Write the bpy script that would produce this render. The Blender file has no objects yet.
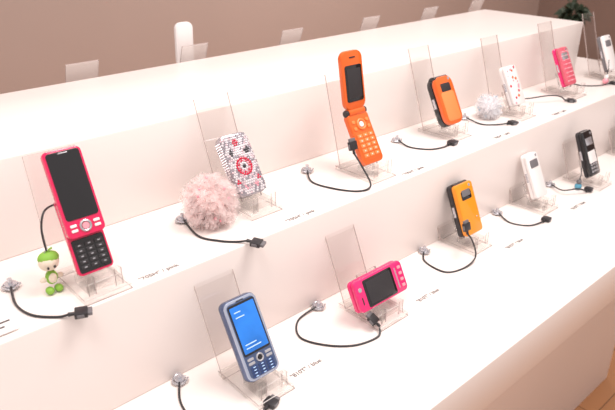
import bpy, bmesh, math, random
from mathutils import Vector, Matrix
random.seed(7)
K=1.17; CH=1.55
def W(x,y,z=0): return Vector((K*x,K*y,CH+K*z))
ZL,ZM,ZT=CH-K*.51, CH-K*.37, CH-K*.25
sc=bpy.context.scene
sc.view_settings.view_transform='Standard'
# ---------------- materials
def mat(name,col,rough=.5,metal=0,noise=0,nscale=40,coat=0,emit=0,bump=0):
    m=bpy.data.materials.new(name); m.use_nodes=True
    nt=m.node_tree; b=nt.nodes['Principled BSDF']
    b.inputs['Roughness'].default_value=rough; b.inputs['Metallic'].default_value=metal
    b.inputs['Coat Weight'].default_value=coat
    c=(*col,1); b.inputs['Base Color'].default_value=c
    n=nt.nodes.new('ShaderNodeTexNoise'); n.inputs['Scale'].default_value=nscale
    tc=nt.nodes.new('ShaderNodeTexCoord'); nt.links.new(tc.outputs['Object'],n.inputs['Vector'])
    if noise:
        r=nt.nodes.new('ShaderNodeValToRGB')
        r.color_ramp.elements[0].color=tuple(v*(1-noise) for v in col)+(1,)
        r.color_ramp.elements[1].color=tuple(min(1,v*(1+noise)) for v in col)+(1,)
        nt.links.new(n.outputs['Fac'],r.inputs['Fac']); nt.links.new(r.outputs['Color'],b.inputs['Base Color'])
    if bump:
        bp=nt.nodes.new('ShaderNodeBump'); bp.inputs['Strength'].default_value=bump; bp.inputs['Distance'].default_value=.001
        nt.links.new(n.outputs['Fac'],bp.inputs['Height']); nt.links.new(bp.outputs['Normal'],b.inputs['Normal'])
    if emit:
        b.inputs['Emission Color'].default_value=c; b.inputs['Emission Strength'].default_value=emit
    return m
white=mat('counter_white_laminate',(.90,.82,.785),.32,noise=.01,nscale=5)
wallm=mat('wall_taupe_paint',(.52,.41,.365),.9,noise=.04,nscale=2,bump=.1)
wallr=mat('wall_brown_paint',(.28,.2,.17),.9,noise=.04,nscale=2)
pink=mat('phone_pink_gloss',(.78,.01,.10),.2,coat=.6)
magenta=mat('phone_magenta',(.82,.02,.17),.25,coat=.5)
orange=mat('phone_orange',(.82,.13,.012),.3,coat=.4)
orange_d=mat('phone_orange_key',(.90,.27,.08),.35)
yellow=mat('phone_amber',(.90,.31,.01),.3,coat=.4)
black=mat('phone_black_gloss',(.008,.008,.01),.08,coat=.6)
dark=mat('dark_plastic',(.03,.027,.03),.4)
grey=mat('grey_plastic',(.17,.16,.17),.4)
silver=mat('silver_plastic',(.62,.62,.66),.25,metal=.7)
steel=mat('blue_steel_plastic',(.10,.14,.26),.22,metal=.5)
steel_l=mat('pale_blue_frame',(.50,.56,.70),.2,metal=.6)
keyblue=mat('navy_key',(.03,.06,.18),.3)
wht=mat('white_gloss_plastic',(.88,.84,.83),.25,coat=.4)
cream=mat('cream_plastic',(.85,.74,.6),.5)
red=mat('red_gem',(.62,.01,.05),.15,coat=.5)
pinkgem=mat('pink_gem',(.9,.35,.42),.15,coat=.5)
gem=mat('crystal_gem',(.88,.84,.86),.08,metal=.3)
gem2=mat('crystal_gem_grey',(.5,.47,.51),.06,metal=.7)
gem3=mat('crystal_gem_rose',(.85,.66,.70),.1,metal=.4)
green=mat('mascot_green',(.25,.5,.06),.6)
teal=mat('charm_teal',(.1,.35,.5),.5)
bluescr=mat('screen_blue',(.02,.17,.60),.12,emit=.3,noise=.55,nscale=30)
lightscr=mat('screen_text_light',(.5,.7,.95),.3,emit=.25)
rosegem=mat('rose_speckled',(.75,.12,.17),.3,noise=.5,nscale=260)
textm=mat('label_ink',(.08,.06,.06),.6)
leafm=mat('leaf_green',(.04,.06,.035),.6,noise=.3)
soil=mat('soil_brown',(.08,.05,.03),.9,noise=.3)
def tulle(name,col):
    m=mat(name,col,.8); nt=m.node_tree
    b=nt.nodes['Principled BSDF']; out=nt.nodes['Material Output']
    t=nt.nodes.new('ShaderNodeBsdfTranslucent'); t.inputs['Color'].default_value=(*col,1)
    x=nt.nodes.new('ShaderNodeMixShader'); x.inputs[0].default_value=.5
    nt.links.new(b.outputs[0],x.inputs[1]); nt.links.new(t.outputs[0],x.inputs[2])
    tr=nt.nodes.new('ShaderNodeBsdfTransparent'); y=nt.nodes.new('ShaderNodeMixShader'); y.inputs[0].default_value=.62
    nt.links.new(x.outputs[0],y.inputs[1]); nt.links.new(tr.outputs[0],y.inputs[2]); nt.links.new(y.outputs[0],out.inputs[0]); return m
tpink=tulle('tulle_pink',(1,.88,.87)); twhite=tulle('tulle_white',(.93,.92,.94))
tcore=mat('tulle_core_pink',(1,.82,.81),.9); tcorew=mat('tulle_core_white',(.9,.89,.92),.9)
def acrylic(name,opac,gloss=.5,col=(.92,.86,.84),tint=(.985,.975,.97)):
    m=bpy.data.materials.new(name); m.use_nodes=True; nt=m.node_tree; nt.nodes.clear()
    out=nt.nodes.new('ShaderNodeOutputMaterial'); t=nt.nodes.new('ShaderNodeBsdfTransparent')
    t.inputs['Color'].default_value=(*tint,1)
    p=nt.nodes.new('ShaderNodeBsdfDiffuse'); p.inputs['Color'].default_value=(*col,1)
    x=nt.nodes.new('ShaderNodeMixShader'); x.inputs[0].default_value=opac
    nt.links.new(t.outputs[0],x.inputs[1]); nt.links.new(p.outputs[0],x.inputs[2])
    g=nt.nodes.new('ShaderNodeBsdfGlossy'); g.inputs['Roughness'].default_value=.05
    lw=nt.nodes.new('ShaderNodeLayerWeight'); lw.inputs['Blend'].default_value=.5
    pw=nt.nodes.new('ShaderNodeMath'); pw.operation='POWER'; pw.inputs[1].default_value=4
    ml=nt.nodes.new('ShaderNodeMath'); ml.operation='MULTIPLY_ADD'; ml.inputs[1].default_value=gloss; ml.inputs[2].default_value=.035
    nt.links.new(lw.outputs['Facing'],pw.inputs[0]); nt.links.new(pw.outputs[0],ml.inputs[0])
    y=nt.nodes.new('ShaderNodeMixShader'); nt.links.new(ml.outputs[0],y.inputs[0])
    nt.links.new(x.outputs[0],y.inputs[1]); nt.links.new(g.outputs[0],y.inputs[2])
    nt.links.new(y.outputs[0],out.inputs[0]); return m
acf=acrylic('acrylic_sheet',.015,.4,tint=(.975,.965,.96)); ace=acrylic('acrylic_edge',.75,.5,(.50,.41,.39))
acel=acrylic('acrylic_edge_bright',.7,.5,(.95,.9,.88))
acrefl=acrylic('acrylic_painted_reflection',.38,.3,(.95,.90,.88))  # back-row sheets: ceiling-light reflection painted in as a whitish diffuse mix
def glassblock():
    m=bpy.data.materials.new('acrylic_block'); m.use_nodes=True; nt=m.node_tree
    b=nt.nodes['Principled BSDF']; out=nt.nodes['Material Output']
    b.inputs['Base Color'].default_value=(1,.99,.985,1); b.inputs['Transmission Weight'].default_value=1; b.inputs['IOR'].default_value=1.35; b.inputs['Roughness'].default_value=.02
    t=nt.nodes.new('ShaderNodeBsdfTransparent'); t.inputs['Color'].default_value=(.99,.985,.98,1)
    x=nt.nodes.new('ShaderNodeMixShader'); x.inputs[0].default_value=.2
    nt.links.new(b.outputs[0],x.inputs[2]); nt.links.new(t.outputs[0],x.inputs[1]); nt.links.new(x.outputs[0],out.inputs[0]); return m
acb=glassblock()
# ---------------- builder
class B:
    def __init__(s): s.bm=bmesh.new(); s.mats=[]
    def mi(s,m):
        if m not in s.mats: s.mats.append(m)
        return s.mats.index(m)
    def add(s,t,m,M=None,edge=None):
        i=s.mi(m)
        for f in t.faces:
            f.material_index=i
        if edge is not None:
            j=s.mi(edge); a=sorted(t.faces,key=lambda f:-f.calc_area())
            for f in a[2:]: f.material_index=j
        if M is not None: t.transform(M)
        me=bpy.data.meshes.new('t'); t.to_mesh(me); t.free(); s.bm.from_mesh(me); bpy.data.meshes.remove(me)
    def rbox(s,w,h,d,r,m,at=(0,0,0),bev=.0015,seg=6,M=None):
        t=bmesh.new(); vs=[]; r=min(r,w/2-1e-5,h/2-1e-5)
        for cx,cz,a0 in ((w/2-r,h/2-r,0),(-w/2+r,h/2-r,90),(-w/2+r,-h/2+r,180),(w/2-r,-h/2+r,270)):
            for k in range(seg+1):
                a=math.radians(a0+90*k/seg); vs.append(t.verts.new((cx+r*math.cos(a),-d/2,cz+r*math.sin(a))))
        f=t.faces.new(vs); e=bmesh.ops.extrude_face_region(t,geom=[f])
        bmesh.ops.translate(t,verts=[v for v in e['geom'] if isinstance(v,bmesh.types.BMVert)],vec=(0,d,0))
        bmesh.ops.recalc_face_normals(t,faces=t.faces)
        if bev>0:
            big=[e for e in t.edges if abs(e.verts[0].co.y-e.verts[1].co.y)<1e-7]
            bmesh.ops.bevel(t,geom=big,offset=min(bev,d*.45),segments=2,affect='EDGES',profile=.5)
        X=Matrix.Translation(at)
        s.add(t,m,(M@X) if M is not None else X)
    def box(s,lo,hi,m,bev=0,M=None,edge=None):
        t=bmesh.new(); bmesh.ops.create_cube(t,size=1)
        lo=Vector(lo);hi=Vector(hi)
        for v in t.verts: v.co=Vector([(lo[i]+hi[i])/2+v.co[i]*(hi[i]-lo[i]) for i in range(3)])
        if bev: bmesh.ops.bevel(t,geom=list(t.edges),offset=bev,segments=2,affect='EDGES',profile=.5)
        s.add(t,m,M,edge)
    def cyl(s,r,d,m,at,axis='Y',r2=None,seg=24,M=None):
        t=bmesh.new(); bmesh.ops.create_cone(t,cap_ends=True,segments=seg,radius1=r,radius2=r if r2 is None else r2,depth=d)
        R=Matrix.Identity(4)
        if axis=='Y': R=Matrix.Rotation(math.pi/2,4,'X')
        if axis=='X': R=Matrix.Rotation(math.pi/2,4,'Y')
        X=Matrix.Translation(at)@R
        s.add(t,m,(M@X) if M is not None else X)
    def sph(s,r,m,at,sc3=(1,1,1),u=14,v=10,M=None,ico=False):
        t=bmesh.new()
        if ico: bmesh.ops.create_icosphere(t,subdivisions=1,radius=r)
        else: bmesh.ops.create_uvsphere(t,u_segments=u,v_segments=v,radius=r)
        X=Matrix.Translation(at)@Matrix.Diagonal((*sc3,1))
        s.add(t,m,(M@X) if M is not None else X)
    def torus(s,R,r,m,at,rot=None,n=28,k=8):
        t=bmesh.new(); rings=[]
        for i in range(n):
            a=2*math.pi*i/n; rr=[]
            for j in range(k):
                b=2*math.pi*j/k; rad=R+r*math.cos(b)
                rr.append(t.verts.new((rad*math.cos(a),r*math.sin(b),rad*math.sin(a))))
            rings.append(rr)
        for i in range(n):
            for j in range(k):
                t.faces.new((rings[i][j],rings[(i+1)%n][j],rings[(i+1)%n][(j+1)%k],rings[i][(j+1)%k]))
        bmesh.ops.recalc_face_normals(t,faces=t.faces)
        X=Matrix.Translation(at)
        if rot is not None: X=X@rot
        s.add(t,m,X)
    def tube(s,pts,r,m,k=8,sub=8):
        pts=[Vector(p) for p in pts]; P=[]
        for i in range(len(pts)-1):
            p0=pts[max(i-1,0)];p1=pts[i];p2=pts[i+1];p3=pts[min(i+2,len(pts)-1)]
            for q in range(sub):
                t=q/sub
                P.append(.5*((2*p1)+(p2-p0)*t+(2*p0-5*p1+4*p2-p3)*t*t+(3*p1-p0-3*p2+p3)*t**3))
        P.append(pts[-1]); t=bmesh.new(); rings=[]; nrm=None
        for i,p in enumerate(P):
            tg=(P[min(i+1,len(P)-1)]-P[max(i-1,0)]).normalized()
            if nrm is None: nrm=tg.orthogonal().normalized()
            nrm=(nrm-tg*nrm.dot(tg)).normalized(); bn=tg.cross(nrm)
            rings.append([t.verts.new(p+r*(math.cos(2*math.pi*j/k)*nrm+math.sin(2*math.pi*j/k)*bn)) for j in range(k)])
        for a,b in zip(rings,rings[1:]):
            for j in range(k): t.faces.new((a[j],a[(j+1)%k],b[(j+1)%k],b[j]))
        t.faces.new(rings[0][::-1]); t.faces.new(rings[-1])
        bmesh.ops.recalc_face_normals(t,faces=t.faces)
        s.add(t,m)
    def done(s,name,loc=(0,0,0),rx=0,rz=0,smooth=True):
        me=bpy.data.meshes.new(name); s.bm.to_mesh(me); s.bm.free()
        for m in s.mats: me.materials.append(m)
        if smooth:
            for p in me.polygons: p.use_smooth=True
            me.set_sharp_from_angle(angle=math.radians(35))
        o=bpy.data.objects.new(name,me); sc.collection.objects.link(o)
        o.location=loc; o.rotation_euler=(rx,0,rz); return o
# ---------------- room
b=B(); b.box((-3,-2.5,-.05),(6,3.2,0),white); floor=b.done('floor',smooth=False)
fm=bpy.data.materials.new('wood_floor'); fm.use_nodes=True; nt=fm.node_tree; pb=nt.nodes['Principled BSDF']
tc=nt.nodes.new('ShaderNodeTexCoord'); br=nt.nodes.new('ShaderNodeTexBrick'); br.inputs['Scale'].default_value=1
br.inputs['Brick Width'].default_value=.9; br.inputs['Row Height'].default_value=.11; br.inputs['Mortar Size'].default_value=.002
br.inputs['Color1'].default_value=(.72,.38,.18,1); br.inputs['Color2'].default_value=(.62,.31,.14,1); br.inputs['Mortar'].default_value=(.3,.14,.06,1)
nt.links.new(tc.outputs['Object'],br.inputs['Vector']); nt.links.new(br.outputs['Color'],pb.inputs['Base Color']); pb.inputs['Roughness'].default_value=.4
floor.data.materials.clear(); floor.data.materials.append(fm)
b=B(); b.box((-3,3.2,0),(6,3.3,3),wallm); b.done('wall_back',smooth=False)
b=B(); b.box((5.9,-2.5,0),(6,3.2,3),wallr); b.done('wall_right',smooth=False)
b=B(); b.box((-3,3.18,0),(5.9,3.2,.1),wht); b.done('baseboard_back',smooth=False)
# ---------------- counter
b=B(); xl=-.9*K
bv=.0025
b.box((xl,.519*K,0),(1.72*K,1.16*K,ZL-.09),white,bv)
b.box((xl,.308*K,ZL-.09),(1.95*K,1.37*K,ZL),white,bv)
b.box((xl,.545*K,ZL),(1.69*K,1.13*K,ZM),white,bv)
b.box((xl,.701*K,ZM),(1.515*K,.974*K,ZT),white,bv)
b.done('tiered_display_counter')
# ---------------- stands
def stand(x,y,z,lean,plean=20,ph=.165,d=.018,rz=0,w=.05,pw=.064,sheet=None):
    b=B(); hw=w/2
    b.box((-hw-.006,-.03,.0003),(hw+.006,.062,.008),acb,.0008)
    b.box((-hw+.003,-.018,.008),(hw-.003,.016,.02),acb,.0008)
    b.box((-hw+.003,-.0245,.008),(-hw+.012,-.018,.032),acb,.0006)
    b.box((hw-.012,-.0245,.008),(hw-.003,-.018,.032),acb,.0006)
    for e0,e1 in (((-hw-.006,-.0303,.0003),(hw+.006,-.0297,.001)),((-hw-.0063,-.03,.0074),(-hw-.0057,.062,.0082)),((hw+.0057,-.03,.0003),(hw+.0063,.062,.001))):
        b.box(e0,e1,ace)
    b.box((-hw-.006,-.0303,.0070),(hw+.006,-.0293,.0083),acel); b.box((-hw+.003,-.0183,.0193),(hw-.003,-.0175,.0202),acel)
    for s_ in(-1,1):
        xx=s_*(hw-.003); b.box((xx-.0004,-.0248,.008),(xx+.0004,-.0242,.032),ace); xx=s_*(hw-.012); b.box((xx-.0004,-.0248,.008),(xx+.0004,-.0242,.032),ace)
    L=math.radians(lean)
    M=Matrix.Translation((0,0,.0205+d/2*math.sin(L)))@Matrix.Rotation(-L,4,'X')
    b.box((-hw+.006,d/2+.0005,-.004),(hw-.006,d/2+.0045,.055),acf,0,M,ace)
    b.box((-.004,d/2+.004,.0),(.004,d/2+.022,.04),acb,.0006,M)
    P=Matrix.Translation((-.004,.042,.008))@Matrix.Rotation(-math.radians(plean),4,'X')
    b.box((-pw/2,0,0),(pw/2,.0026,ph),sheet or acf,0,P,ace)
    return b.done('acrylic_phone_stand',(K*x,K*y,z),0,rz,smooth=False)
def put(b,name,x,y,z,lean,d,rz=0):
    L=math.radians(lean)
    return b.done(name,(K*x,K*y,z+.0208+d/2*math.sin(L)),-L if not rz else -L,rz)
def keys(b,cx,z0,cols,rows,dx,dz,kw,kh,y,m,th=.001):
    for i in range(cols):
        for j in range(rows):
            b.rbox(kw,kh,th,.0008,m,(cx+(i-(cols-1)/2)*dx,y,z0-j*dz),.0003,2)
# 1 slider
stand(.218,.575,ZM,24,12,.158,.02)
b=B()
b.rbox(.046,.098,.009,.006,pink,(0,.0052,.049))
b.rbox(.041,.042,.0012,.003,black,(0,.0003,.024))
keys(b,0,.037,3,5,.0125,.0068,.0105,.0048,-.0006,dark)
for j in range(5):
    for i in range(3): b.box(((i-1)*.0125-.0016,-.0016,.0365-j*.0068),((i-1)*.0125+.0016,-.0010,.0378-j*.0068),silver)
b.rbox(.0475,.108,.010,.007,pink,(0,-.0052,.101),.002)
b.rbox(.041,.083,.0012,.004,black,(0,-.0106,.1105),.0004)
b.rbox(.012,.0012,.001,.0005,silver,(0,-.0114,.1495),.0002,2)
b.torus(.0062,.0016,silver,(0,-.0106,.059)); b.cyl(.0042,.0016,pinkgem,(0,-.0108,.059))
for s_ in(-1,1):
    b.rbox(.008,.0035,.001,.001,wht,(s_*.0145,-.0107,.062),.0003,2); b.rbox(.008,.0035,.001,.001,wht,(s_*.0145,-.0107,.056),.0003,2)
put(b,'slider_phone',.219,.572,ZM,24,.02)
# mascot strap
b=B(); p=W(.182,.598,0); X,Y=p.x-.003,p.y
b.tube([(X+.027,Y+.022,ZM+.104),(X+.010,Y+.012,ZM+.103),(X+.001,Y+.005,ZM+.085),(X,Y,ZM+.058)],.0013,dark)
b.torus(.0025,.0007,silver,(X,Y,ZM+.057))
b.sph(.0125,cream,(X,Y,ZM+.043),(1,.85,.9)); b.sph(.0128,green,(X+.001,Y+.0015,ZM+.0475),(1,.84,.7))
for s_ in(-1,1):
    b.sph(.0016,dark,(X+s_*.004-.001,Y-.0105,ZM+.040),(1,.5,1.2)); b.sph(.0045,cream,(X+s_*.010,Y,ZM+.021),(1,.8,.7)); b.sph(.0052,green,(X+s_*.0055,Y-.002,ZM+.0052),(1,1.3,.9))
b.sph(.0075,green,(X,Y,ZM+.022),(1,.8,1.3)); b.sph(.0055,cream,(X,Y-.003,ZM+.022),(1,.7,1.3))
b.tube([(X,Y,ZM+.055),(X+.003,Y,ZM+.059),(X+.007,Y,ZM+.06)],.0012,green)
b.done('mascot_phone_strap')
# 2 jewelled phone
stand(.461,.615,ZM,33,20,.165,.018)
b=B(); Wd,H=.053,.1
b.rbox(Wd,H,.018,.011,gem2,(0,0,H/2),.004)
nx,nz=13,26
rr=random.Random(11)
def G(m,x,z,r=.0020): b.sph(r,m,(x,-.0090,z),(1,.8,1),ico=True)
zc=.046
for i in range(nx):
    for j in range(nz):
        px=(i-(nx-1)/2+(.5 if j%2 else 0)-.25)*.0038; pz=.0045+j*.00365
        if abs(px)>Wd/2-.0015: continue
        cx=abs(px)-(Wd/2-.011); cz=abs(pz-H/2)-(H/2-.011)
        if cx>0 and cz>0 and math.hypot(cx,cz)>.0098: continue
        if math.hypot(px,pz-zc)<.0148: continue
        m=rr.choice([gem,gem,gem2,gem3,gem,gem2])
        for q in(-1,1):
            if math.hypot(px-q*.0145,pz-.070)<.0042: m=dark
            if math.hypot(px-q*.019,pz-.024)<.0034: m=red
            if math.hypot(px-q*.010,pz-.014)<.003: m=pinkgem
        if math.hypot(px,pz-.085)<.0048: m=red
        G(m,px,pz)
for k in range(20): a=2*math.pi*k/20; G(red,.0130*math.cos(a),zc+.0130*math.sin(a),.0023)
for k in range(14): a=2*math.pi*k/14; G(pinkgem if k%2 else red,.0092*math.cos(a),zc+.0092*math.sin(a))
for k in range(8): a=2*math.pi*k/8; G(gem,.0053*math.cos(a),zc+.0053*math.sin(a),.0021)
G(dark,0,zc,.0032)
for j in range(21):
    for y in(-.006,-.002,.002,.006):
        for s_ in(-1,1): b.sph(.0018,rr.choice([gem,gem2,gem]),(s_*.0266,y,.011+j*.0039),(.6,1,1),ico=True)
put(b,'jewelled_phone',.457,.615,ZM,33,.018)
def pompom(name,c,r,m,core,n=1500,bead=None):
    b=B(); t=bmesh.new(); c=Vector(c)
    for i in range(n):
        d=Vector((random.gauss(0,1),random.gauss(0,1),random.gauss(0,1))).normalized()
        s1=d.orthogonal().normalized(); s1=Matrix.Rotation(random.uniform(0,6.28),3,d)@s1; s2=d.cross(s1)
        l=r*random.uniform(.65,1.12); w=r*random.uniform(.03,.08); prev=None; ph=random.uniform(0,6)
        for k in range(5):
            u=k/4; p=d*l*(.25+.75*u)+s2*r*.13*math.sin(u*5+ph)+Vector((0,0,-.10*r*u*u))
            if p.z<-r*.82: p.z=-r*.82
            a=t.verts.new(p-s1*w*(.4+u)); bb=t.verts.new(p+s1*w*(.4+u)+s2*w*.6*(k%2))
            if prev: t.faces.new((prev[0],prev[1],bb,a))
            prev=(a,bb)
    b.add(t,m); b.sph(r*.62,core,(0,0,0))
    if bead:
        for i in range(18):
            d=Vector((random.gauss(0,1),random.gauss(0,1),random.gauss(0,1))).normalized(); d.z=max(d.z,-.8); b.sph(r*.05,bead,d*r*.85,u=8,v=6)
    return b.done(name,c)
p=W(.394,.620); pompom('pink_tulle_pompom',(p.x,p.y,ZM+.0385),.042,tpink,tcore,1500,pinkgem)
p=W(1.04,.635); pompom('white_tulle_pompom',(p.x,p.y,ZM+.0275),.030,twhite,tcorew,1000,teal)
# 3 flip phone
stand(.665,.59,ZM,29,15,.168,.013)
def flip(name,x,y,z,lean,body,key,rz=0,up=19,w=.05,dk=.013):
    b=B(); h=.094
    b.rbox(w,h,.012,.009,body,(0,0,h/2),.002)
    b.rbox(w-.008,.05,.0012,.004,body,(0,-.0062,.032),.0004)
    keys(b,0,.051,3,5,.0132,.0088,.0105,.0062,-.007,key,.0014)
    for i in range(3):
        for j in range(5): b.box(((i-1)*.0132-.0012,-.0081,.050-j*.0088),((i-1)*.0132+.0012,-.0076,.052-j*.0088),wht)
    b.torus(.0085,.0022,key,(0,-.0066,.071)); b.cyl(.005,.002,wht,(0,-.0068,.071))
    for s_ in(-1,1): b.rbox(.007,.006,.0014,.002,key,(s_*.0165,-.0068,.077),.0004,3); b.rbox(.007,.006,.0014,.002,key,(s_*.0165,-.0068,.065),.0004,3)
    b.cyl(.0075,w-.012,body,(0,-.002,h+.001),'X'); b.cyl(.006,w-.002,dark,(0,-.002,h+.001),'X')
    M=Matrix.Translation((0,-.002,h+.001))@Matrix.Rotation(math.radians(up),4,'X')
    b.rbox(w,.1,.010,.014,body,(0,0,.055),.002,8,M)
    b.rbox(w-.010,.062,.0012,.004,black,(0,-.0054,.05),.0004,6,M)
    b.rbox(w-.017,.05,.0006,.002,dark,(0,-.0062,.05),.0002,4,M)
    b.rbox(.014,.002,.001,.001,dark,(0,-.0054,.094),.0002,3,M)
    return put(b,name,x,y,z,lean,dk,rz)
flip('flip_phone',.663,.588,ZM,31,orange,orange_d,up=21)
# closed clamshells
def closed(name,x,y,z,lean,front,back,w=.049,h=.1,d=.021,win=black,r=.011,extra=None):
    b=B()
    b.rbox(w,h,d*.52,r,back,(0,d*.24,h/2),.003)
    b.rbox(w,h-.002,d*.46,r,front,(0,-d*.26,h/2),.003)
    b.cyl(d*.42,w-.014,back,(0,0,h-.006-d*.1),'X')
    if win: b.rbox(.03,.017,.001,.003,win,(0,-d*.49-.0002,h*.76),.0003)
    b.cyl(.003,.001,silver,(w*.28,-d*.49,h*.92)); 
    b.box((-w/2-.0008,d*.1,h*.4),(-w/2+.001,d*.35,h*.6),silver,.0003)
    if extra: extra(b,w,h,d)
    return put(b,name,x,y,z,lean,d)
stand(.903,.62,ZM,28,19,.17,.021)
def ex4(b,w,h,d):
    b.rbox(w-.014,h-.042,.0008,.006,orange_d,(0,-d*.49,h*.38),.0003)
closed('clamshell_phone',.895,.613,ZM,28,orange,black,.055,.102,.025,dark,.018,ex4)
stand(1.094,.6045,ZM,28,18,.165,.016)
def dots(b,w,h,d):
    rnd=random.Random(3)
    for i in range(16):
        b.cyl(rnd.uniform(.0015,.0035),.0008,rnd.choice([red,orange,pinkgem]),(rnd.uniform(-.4,.4)*w,-d*.49-.0002,rnd.uniform(.06,.94)*h))
closed('patterned_phone',1.094,.6045,ZM,28,wht,wht,.047,.092,.016,None,.008,dots)
stand(1.311,.609,ZM,25,18,.168,.018)
def ex6(b,w,h,d):
    for j in range(8):
        for i in range(6): b.sph(.0017,pinkgem if (i+j)%3 else gem,((i-2.5)*.0062,-d*.5,.012+j*.0105),ico=True)
closed('clamshell_phone',1.305,.609,ZM,27,rosegem,magenta,.048,.098,.018,silver,.009,ex6)
stand(1.51,.61,ZM,25,18,.168,.018)
closed('clamshell_phone',1.505,.61,ZM,25,wht,grey,.048,.098,.018,grey,.009)
# lower 8: bar phone
stand(.347,.461,ZL,30,24,.16,.014)
b=B(); h=.112
b.rbox(.053,h,.016,.009,steel,(0,0,h/2),.003); b.rbox(.052,h-.002,.004,.009,steel_l,(0,-.0065,h/2),.0015)
b.rbox(.045,h-.009,.001,.006,steel,(0,-.0086,h/2),.0003)
b.rbox(.043,.070,.001,.003,black,(0,-.0093,.0705),.0003); b.rbox(.039,.064,.0008,.001,bluescr,(0,-.0099,.0705),.0002)
for k,(zz,ww) in enumerate(((.094,.010),(.087,.014),(.049,.018),(.044,.024))): b.box((-.015,-.0106,zz),(-.015+ww,-.0102,zz+.0013),lightscr)
b.torus(.0048,.0013,silver,(0,-.0094,.0275)); b.cyl(.003,.0016,black,(0,-.0096,.0275))
for s_ in(-1,1): b.rbox(.010,.0036,.0012,.001,silver,(s_*.0145,-.0095,.030),.0003,2); b.rbox(.010,.0036,.0012,.001,silver,(s_*.0145,-.0095,.0245),.0003,2)
keys(b,0,.0185,3,4,.013,.0040,.0112,.0032,-.0095,keyblue)
for i in range(3):
    for j in range(4): b.box(((i-1)*.013-.0018,-.0104,.0181-j*.0040),((i-1)*.013+.0018,-.0100,.0191-j*.0040),lightscr)
b.rbox(.012,.0012,.0008,.0005,dark,(0,-.0092,.108),.0002,2)
put(b,'bar_phone',.345,.458,ZL,30,.016)
# 9 landscape
stand(.556,.466,ZL,28,24,.155,.018,w=.055)
b=B(); w=.11;h=.052
b.rbox(w,h,.009,.008,magenta,(0,.0046,h/2),.003); b.rbox(w,h-.001,.009,.008,magenta,(0,-.0046,h/2),.003)
b.rbox(.066,.044,.001,.003,black,(-.004,-.0092,h/2),.0003); b.rbox(.056,.036,.0008,.001,dark,(-.004,-.0098,h/2),.0002)
b.rbox(.0022,.034,.001,.001,silver,(.036,-.0092,h/2),.0002,2)
for k in range(4): b.rbox(.007,.005,.0012,.0015,pinkgem,(.046,-.0094,.011+k*.01),.0003,3)
b.cyl(.0035,.001,silver,(-.046,-.0092,h*.7)); b.rbox(.002,.012,.001,.001,dark,(-.046,-.0092,h*.35),.0002,2)
put(b,'slide_keyboard_phone',.560,.466,ZL,28,.018)
# 10
stand(.814,.4997,ZL,24,22,.16,.022)
def ex10(b,w,h,d):
    b.rbox(.025,.0125,.001,.002,grey,(0,-d*.49-.0006,h*.8),.0002); b.sph(.0015,silver,(w*.3,-d*.49,h*.3))
b=closed('clamshell_phone',.814,.4997,ZL,24,yellow,dark,.053,.102,.023,black,.007,ex10)
stand(1.031,.499,ZL,26,20,.16,.016)
closed('clamshell_phone',1.031,.499,ZL,26,wht,wht,.046,.1,.016,grey,.008)
stand(1.214,.482,ZL,24,20,.16,.018)
def ex12(b,w,h,d):
    b.rbox(w-.014,.028,.001,.003,wht,(0,-d*.5,h*.42),.0003)
    keys(b,0,.028,3,3,.011,.008,.008,.005,-d*.5,silver)
closed('clamshell_phone',1.205,.482,ZL,24,black,dark,.048,.108,.018,silver,.008,ex12)
stand(1.43,.49,ZL,25,20,.16,.018)
closed('clamshell_phone',1.43,.49,ZL,25,wht,silver,.048,.1,.018,black,.009)
# back side
PI=math.pi
for i,x in enumerate((.185,.405,.617,.85,1.085,1.3,1.50)):
    stand(x,1.075,ZM,26,20,.170,.014,PI,sheet=acrefl)
    if i==2:
        o=flip('flip_phone',x+.012,1.075,ZM,26,wht,silver,PI,up=22,w=.044); o.scale=(.97,.97,.95)
    else:
        b=B(); b.rbox(.048,.1,.014,.009,[wht,silver,magenta,black][i%4],(0,0,.05),.003); b.rbox(.04,.05,.001,.003,black,(0,-.0072,.068),.0003); keys(b,0,.036,3,4,.0125,.008,.01,.005,-.0074,silver)
        put(b,'bar_phone',x,1.075,ZM,26,.014,PI)
# ---------------- cables
def cable(pts,z,fix=True,plug=None,name='charging_cable'):
    b=B(); P=[Vector((K*x,K*y,z+h)) for x,y,h in pts]
    if fix:
        f=P[0]; b.cyl(.012,.003,acb,(f.x,f.y,z+.0018),'Z'); b.cyl(.0075,.005,silver,(f.x,f.y,z+.005),'Z'); b.cyl(.003,.01,silver,(f.x,f.y,z+.009),'Z')
        b.tube([(f.x+.01,f.y,z+.003),(f.x+.002,f.y+.011,z+.005),(f.x-.01,f.y+.002,z+.004),(f.x-.002,f.y-.01,z+.004),(f.x+.011,f.y-.004,z+.005)],.0013,silver)
    b.tube(P,.0016,dark)
    e=P[-1]; d=(P[-1]-P[-2]).normalized() if plug is None else Vector(plug).normalized()
    q=d.to_track_quat('X','Z').to_matrix().to_4x4(); M=Matrix.Translation(e)@q
    b.cyl(.0027,.008,dark,(.003,0,0),'X',.002,12,M)
    b.box((.006,-.0085,-.0035),(.021,.0085,.0035),dark,.0012,M); b.box((.0205,-.0065,-.002),(.026,.0065,.002),grey,.0004,M)
    b.box((.009,-.0095,-.002),(.017,.0095,.002),grey,.0005,M)
    return b.done(name)
c=.0018
cable([(.148,.636,.006),(.14,.60,c),(.145,.57,c),(.162,.55,c),(.172,.543,.004)],ZM,plug=(1,-.45,0))
cable([(.368,.648,.006),(.36,.60,c),(.372,.572,c),(.386,.556,c),(.395,.545,.005)],ZM,plug=(.6,-1,-.1))
cable([(.60,.665,.006),(.578,.63,c),(.585,.59,c),(.605,.56,c),(.626,.557,.006),(.628,.575,.03),(.626,.592,.052)],ZM,plug=(0,.3,1))
cable([(.807,.663,.006),(.80,.63,c),(.815,.60,c),(.84,.59,c),(.855,.59,.003)],ZM,plug=(1,0,.1))
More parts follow.
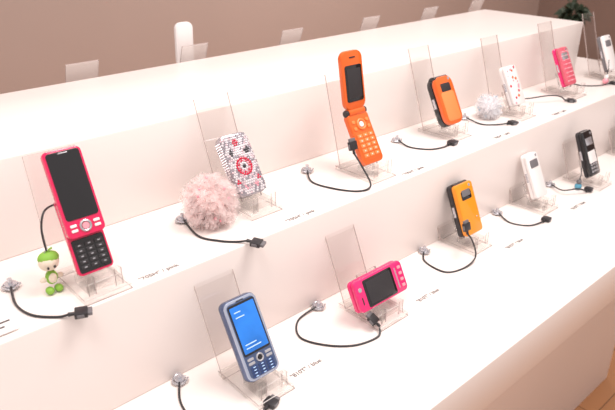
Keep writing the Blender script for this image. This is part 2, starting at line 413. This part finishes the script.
cable([(1.0,.66,.006),(.995,.62,c),(1.01,.60,c),(1.03,.585,.004)],ZM,plug=(1,-.3,0))
cable([(1.19,.665,.006),(1.19,.64,.01),(1.22,.61,.018),(1.25,.60,.012),(1.255,.59,.004)],ZM,plug=(.5,-.6,0))
cable([(1.40,.665,.006),(1.40,.63,c),(1.43,.60,c),(1.46,.59,.004)],ZM,plug=(1,-.4,0))
cable([(.28,.535,.006),(.262,.505,c),(.258,.47,c),(.27,.435,c),(.30,.425,c),(.325,.43,.004)],ZL,plug=(1,.3,0))
cable([(.505,.536,.006),(.464,.532,c),(.441,.503,c),(.454,.469,c),(.482,.443,c),(.517,.435,.002),(.53,.445,.008)],ZL,plug=(-.2,.6,.5))
cable([(.739,.535,.006),(.716,.516,c),(.713,.475,c),(.744,.462,c),(.775,.463,.010),(.780,.474,.035),(.775,.482,.05)],ZL,plug=(0,.3,1))
cable([(.95,.535,.006),(.935,.50,c),(.95,.47,c),(.98,.46,.004)],ZL,plug=(1,.1,0))
cable([(1.14,.535,.006),(1.12,.50,.01),(1.14,.48,.014),(1.16,.47,.006)],ZL,plug=(1,.1,0))
# charms
def charm(x,y,z,m1,m2,name):
    b=B(); p=W(x,y); 
    b.sph(.008,m1,(p.x,p.y,z+.0082)); b.sph(.006,m2,(p.x,p.y,z+.019)); b.sph(.002,m2,(p.x-.005,p.y,z+.024)); b.sph(.002,m2,(p.x+.005,p.y,z+.024))
    b.tube([(p.x,p.y,z+.024),(p.x+.004,p.y,z+.04),(p.x+.018,p.y+.01,z+.06)],.001,dark); b.done(name)
charm(1.165,.49,ZL,teal,grey,'bear_phone_charm'); charm(1.46,.60,ZM,pinkgem,wht,'bear_phone_charm')
# labels
def label(txt,x,y,z,s=.0105):
    cu=bpy.data.curves.new('price_label','FONT'); cu.body=txt; cu.size=s; cu.extrude=.0001; cu.materials.append(textm)
    o=bpy.data.objects.new('price_label',cu); sc.collection.objects.link(o); o.location=(K*x,K*y,z+.0004)
for x,y in((.257,.556),(.468,.556),(.70,.556),(.945,.556),(1.15,.556)): label('"705H" / pink',x,y,ZM)
for x,y in((.383,.45),(.62,.45),(.85,.45),(1.07,.45)): label('"810T" / blue',x,y,ZL)
b=B(); p=W(.107,.566); b.rbox(.05,.026,.002,.003,wht,(0,0,0),.0004); b.box((-.020,-.0016,.002),(.02,-.0011,.004),textm); b.box((-.020,-.0016,-.005),(.012,-.0011,-.003),textm)
b.done('info_card',(p.x,p.y,ZM+.006),-math.radians(75))
# potted plant far right
b=B(); p=W(2.75,1.3); X,Y=p.x-.05,p.y
b.cyl(.10,.30,dark,(X,Y,.15),'Z',.13,32); b.cyl(.118,.02,soil,(X,Y,.295),'Z')
b.tube([(X,Y,.29),(X+.02,Y,.65),(X-.01,Y+.02,1.0)],.013,soil)
t=bmesh.new(); rnd=random.Random(5)
for i in range(160):
    d=Vector((rnd.gauss(0,1),rnd.gauss(0,1),rnd.gauss(0,.9))).normalized(); c0=Vector((X,Y,1.06))+d*rnd.uniform(.01,.05)
    s1=d.orthogonal().normalized(); s1=Matrix.Rotation(rnd.uniform(0,6.28),3,d)@s1; l=rnd.uniform(.035,.055)
    v=[t.verts.new(c0),t.verts.new(c0+d*l*.5+s1*.015),t.verts.new(c0+d*l+Vector((0,0,-.015))),t.verts.new(c0+d*l*.5-s1*.015)]; t.faces.new(v)
b.add(t,leafm); b.done('potted_plant')
# ---------------- lights
def area(name,loc,size,e,col,tgt):
    l=bpy.data.lights.new(name,'AREA'); l.shape='RECTANGLE'; l.size=size[0]; l.size_y=size[1]; l.energy=e; l.color=col
    o=bpy.data.objects.new(name,l); sc.collection.objects.link(o); o.location=loc
    o.rotation_euler=(Vector(tgt)-Vector(loc)).to_track_quat('-Z','Y').to_euler()
area('ceiling_light_main',(1.2,.2,2.9),(1.1,.6),34,(1,.925,.885),(1.0,.7,1.1))
area('ceiling_light_left',(-.3,.3,2.9),(.8,.6),18,(1,.925,.885),(.1,.7,1.1))
area('ceiling_light_wall',(3.0,2.0,2.9),(.8,.5),30,(1,.88,.83),(3.4,3.2,1))
w=bpy.data.worlds.new('w'); sc.world=w; w.use_nodes=True
w.node_tree.nodes['Background'].inputs[0].default_value=(1,.90,.875,1); w.node_tree.nodes['Background'].inputs[1].default_value=.70
# ---------------- camera
cd=bpy.data.cameras.new('camera'); co=bpy.data.objects.new('camera',cd); sc.collection.objects.link(co)
cd.sensor_width=36; cd.lens=36*631/615; cd.clip_start=.02
cd.dof.use_dof=True; cd.dof.focus_distance=.98; cd.dof.aperture_fstop=8
pch=math.atan(300/631); ya=math.radians(47.9)
d=Vector((math.cos(ya)*math.cos(pch),math.sin(ya)*math.cos(pch),-math.sin(pch)))
r=Vector((math.sin(ya),-math.cos(ya),0)); u=r.cross(d)
co.matrix_world=Matrix(((r.x,u.x,-d.x,0),(r.y,u.y,-d.y,0),(r.z,u.z,-d.z,CH),(0,0,0,1)))
sc.camera=co
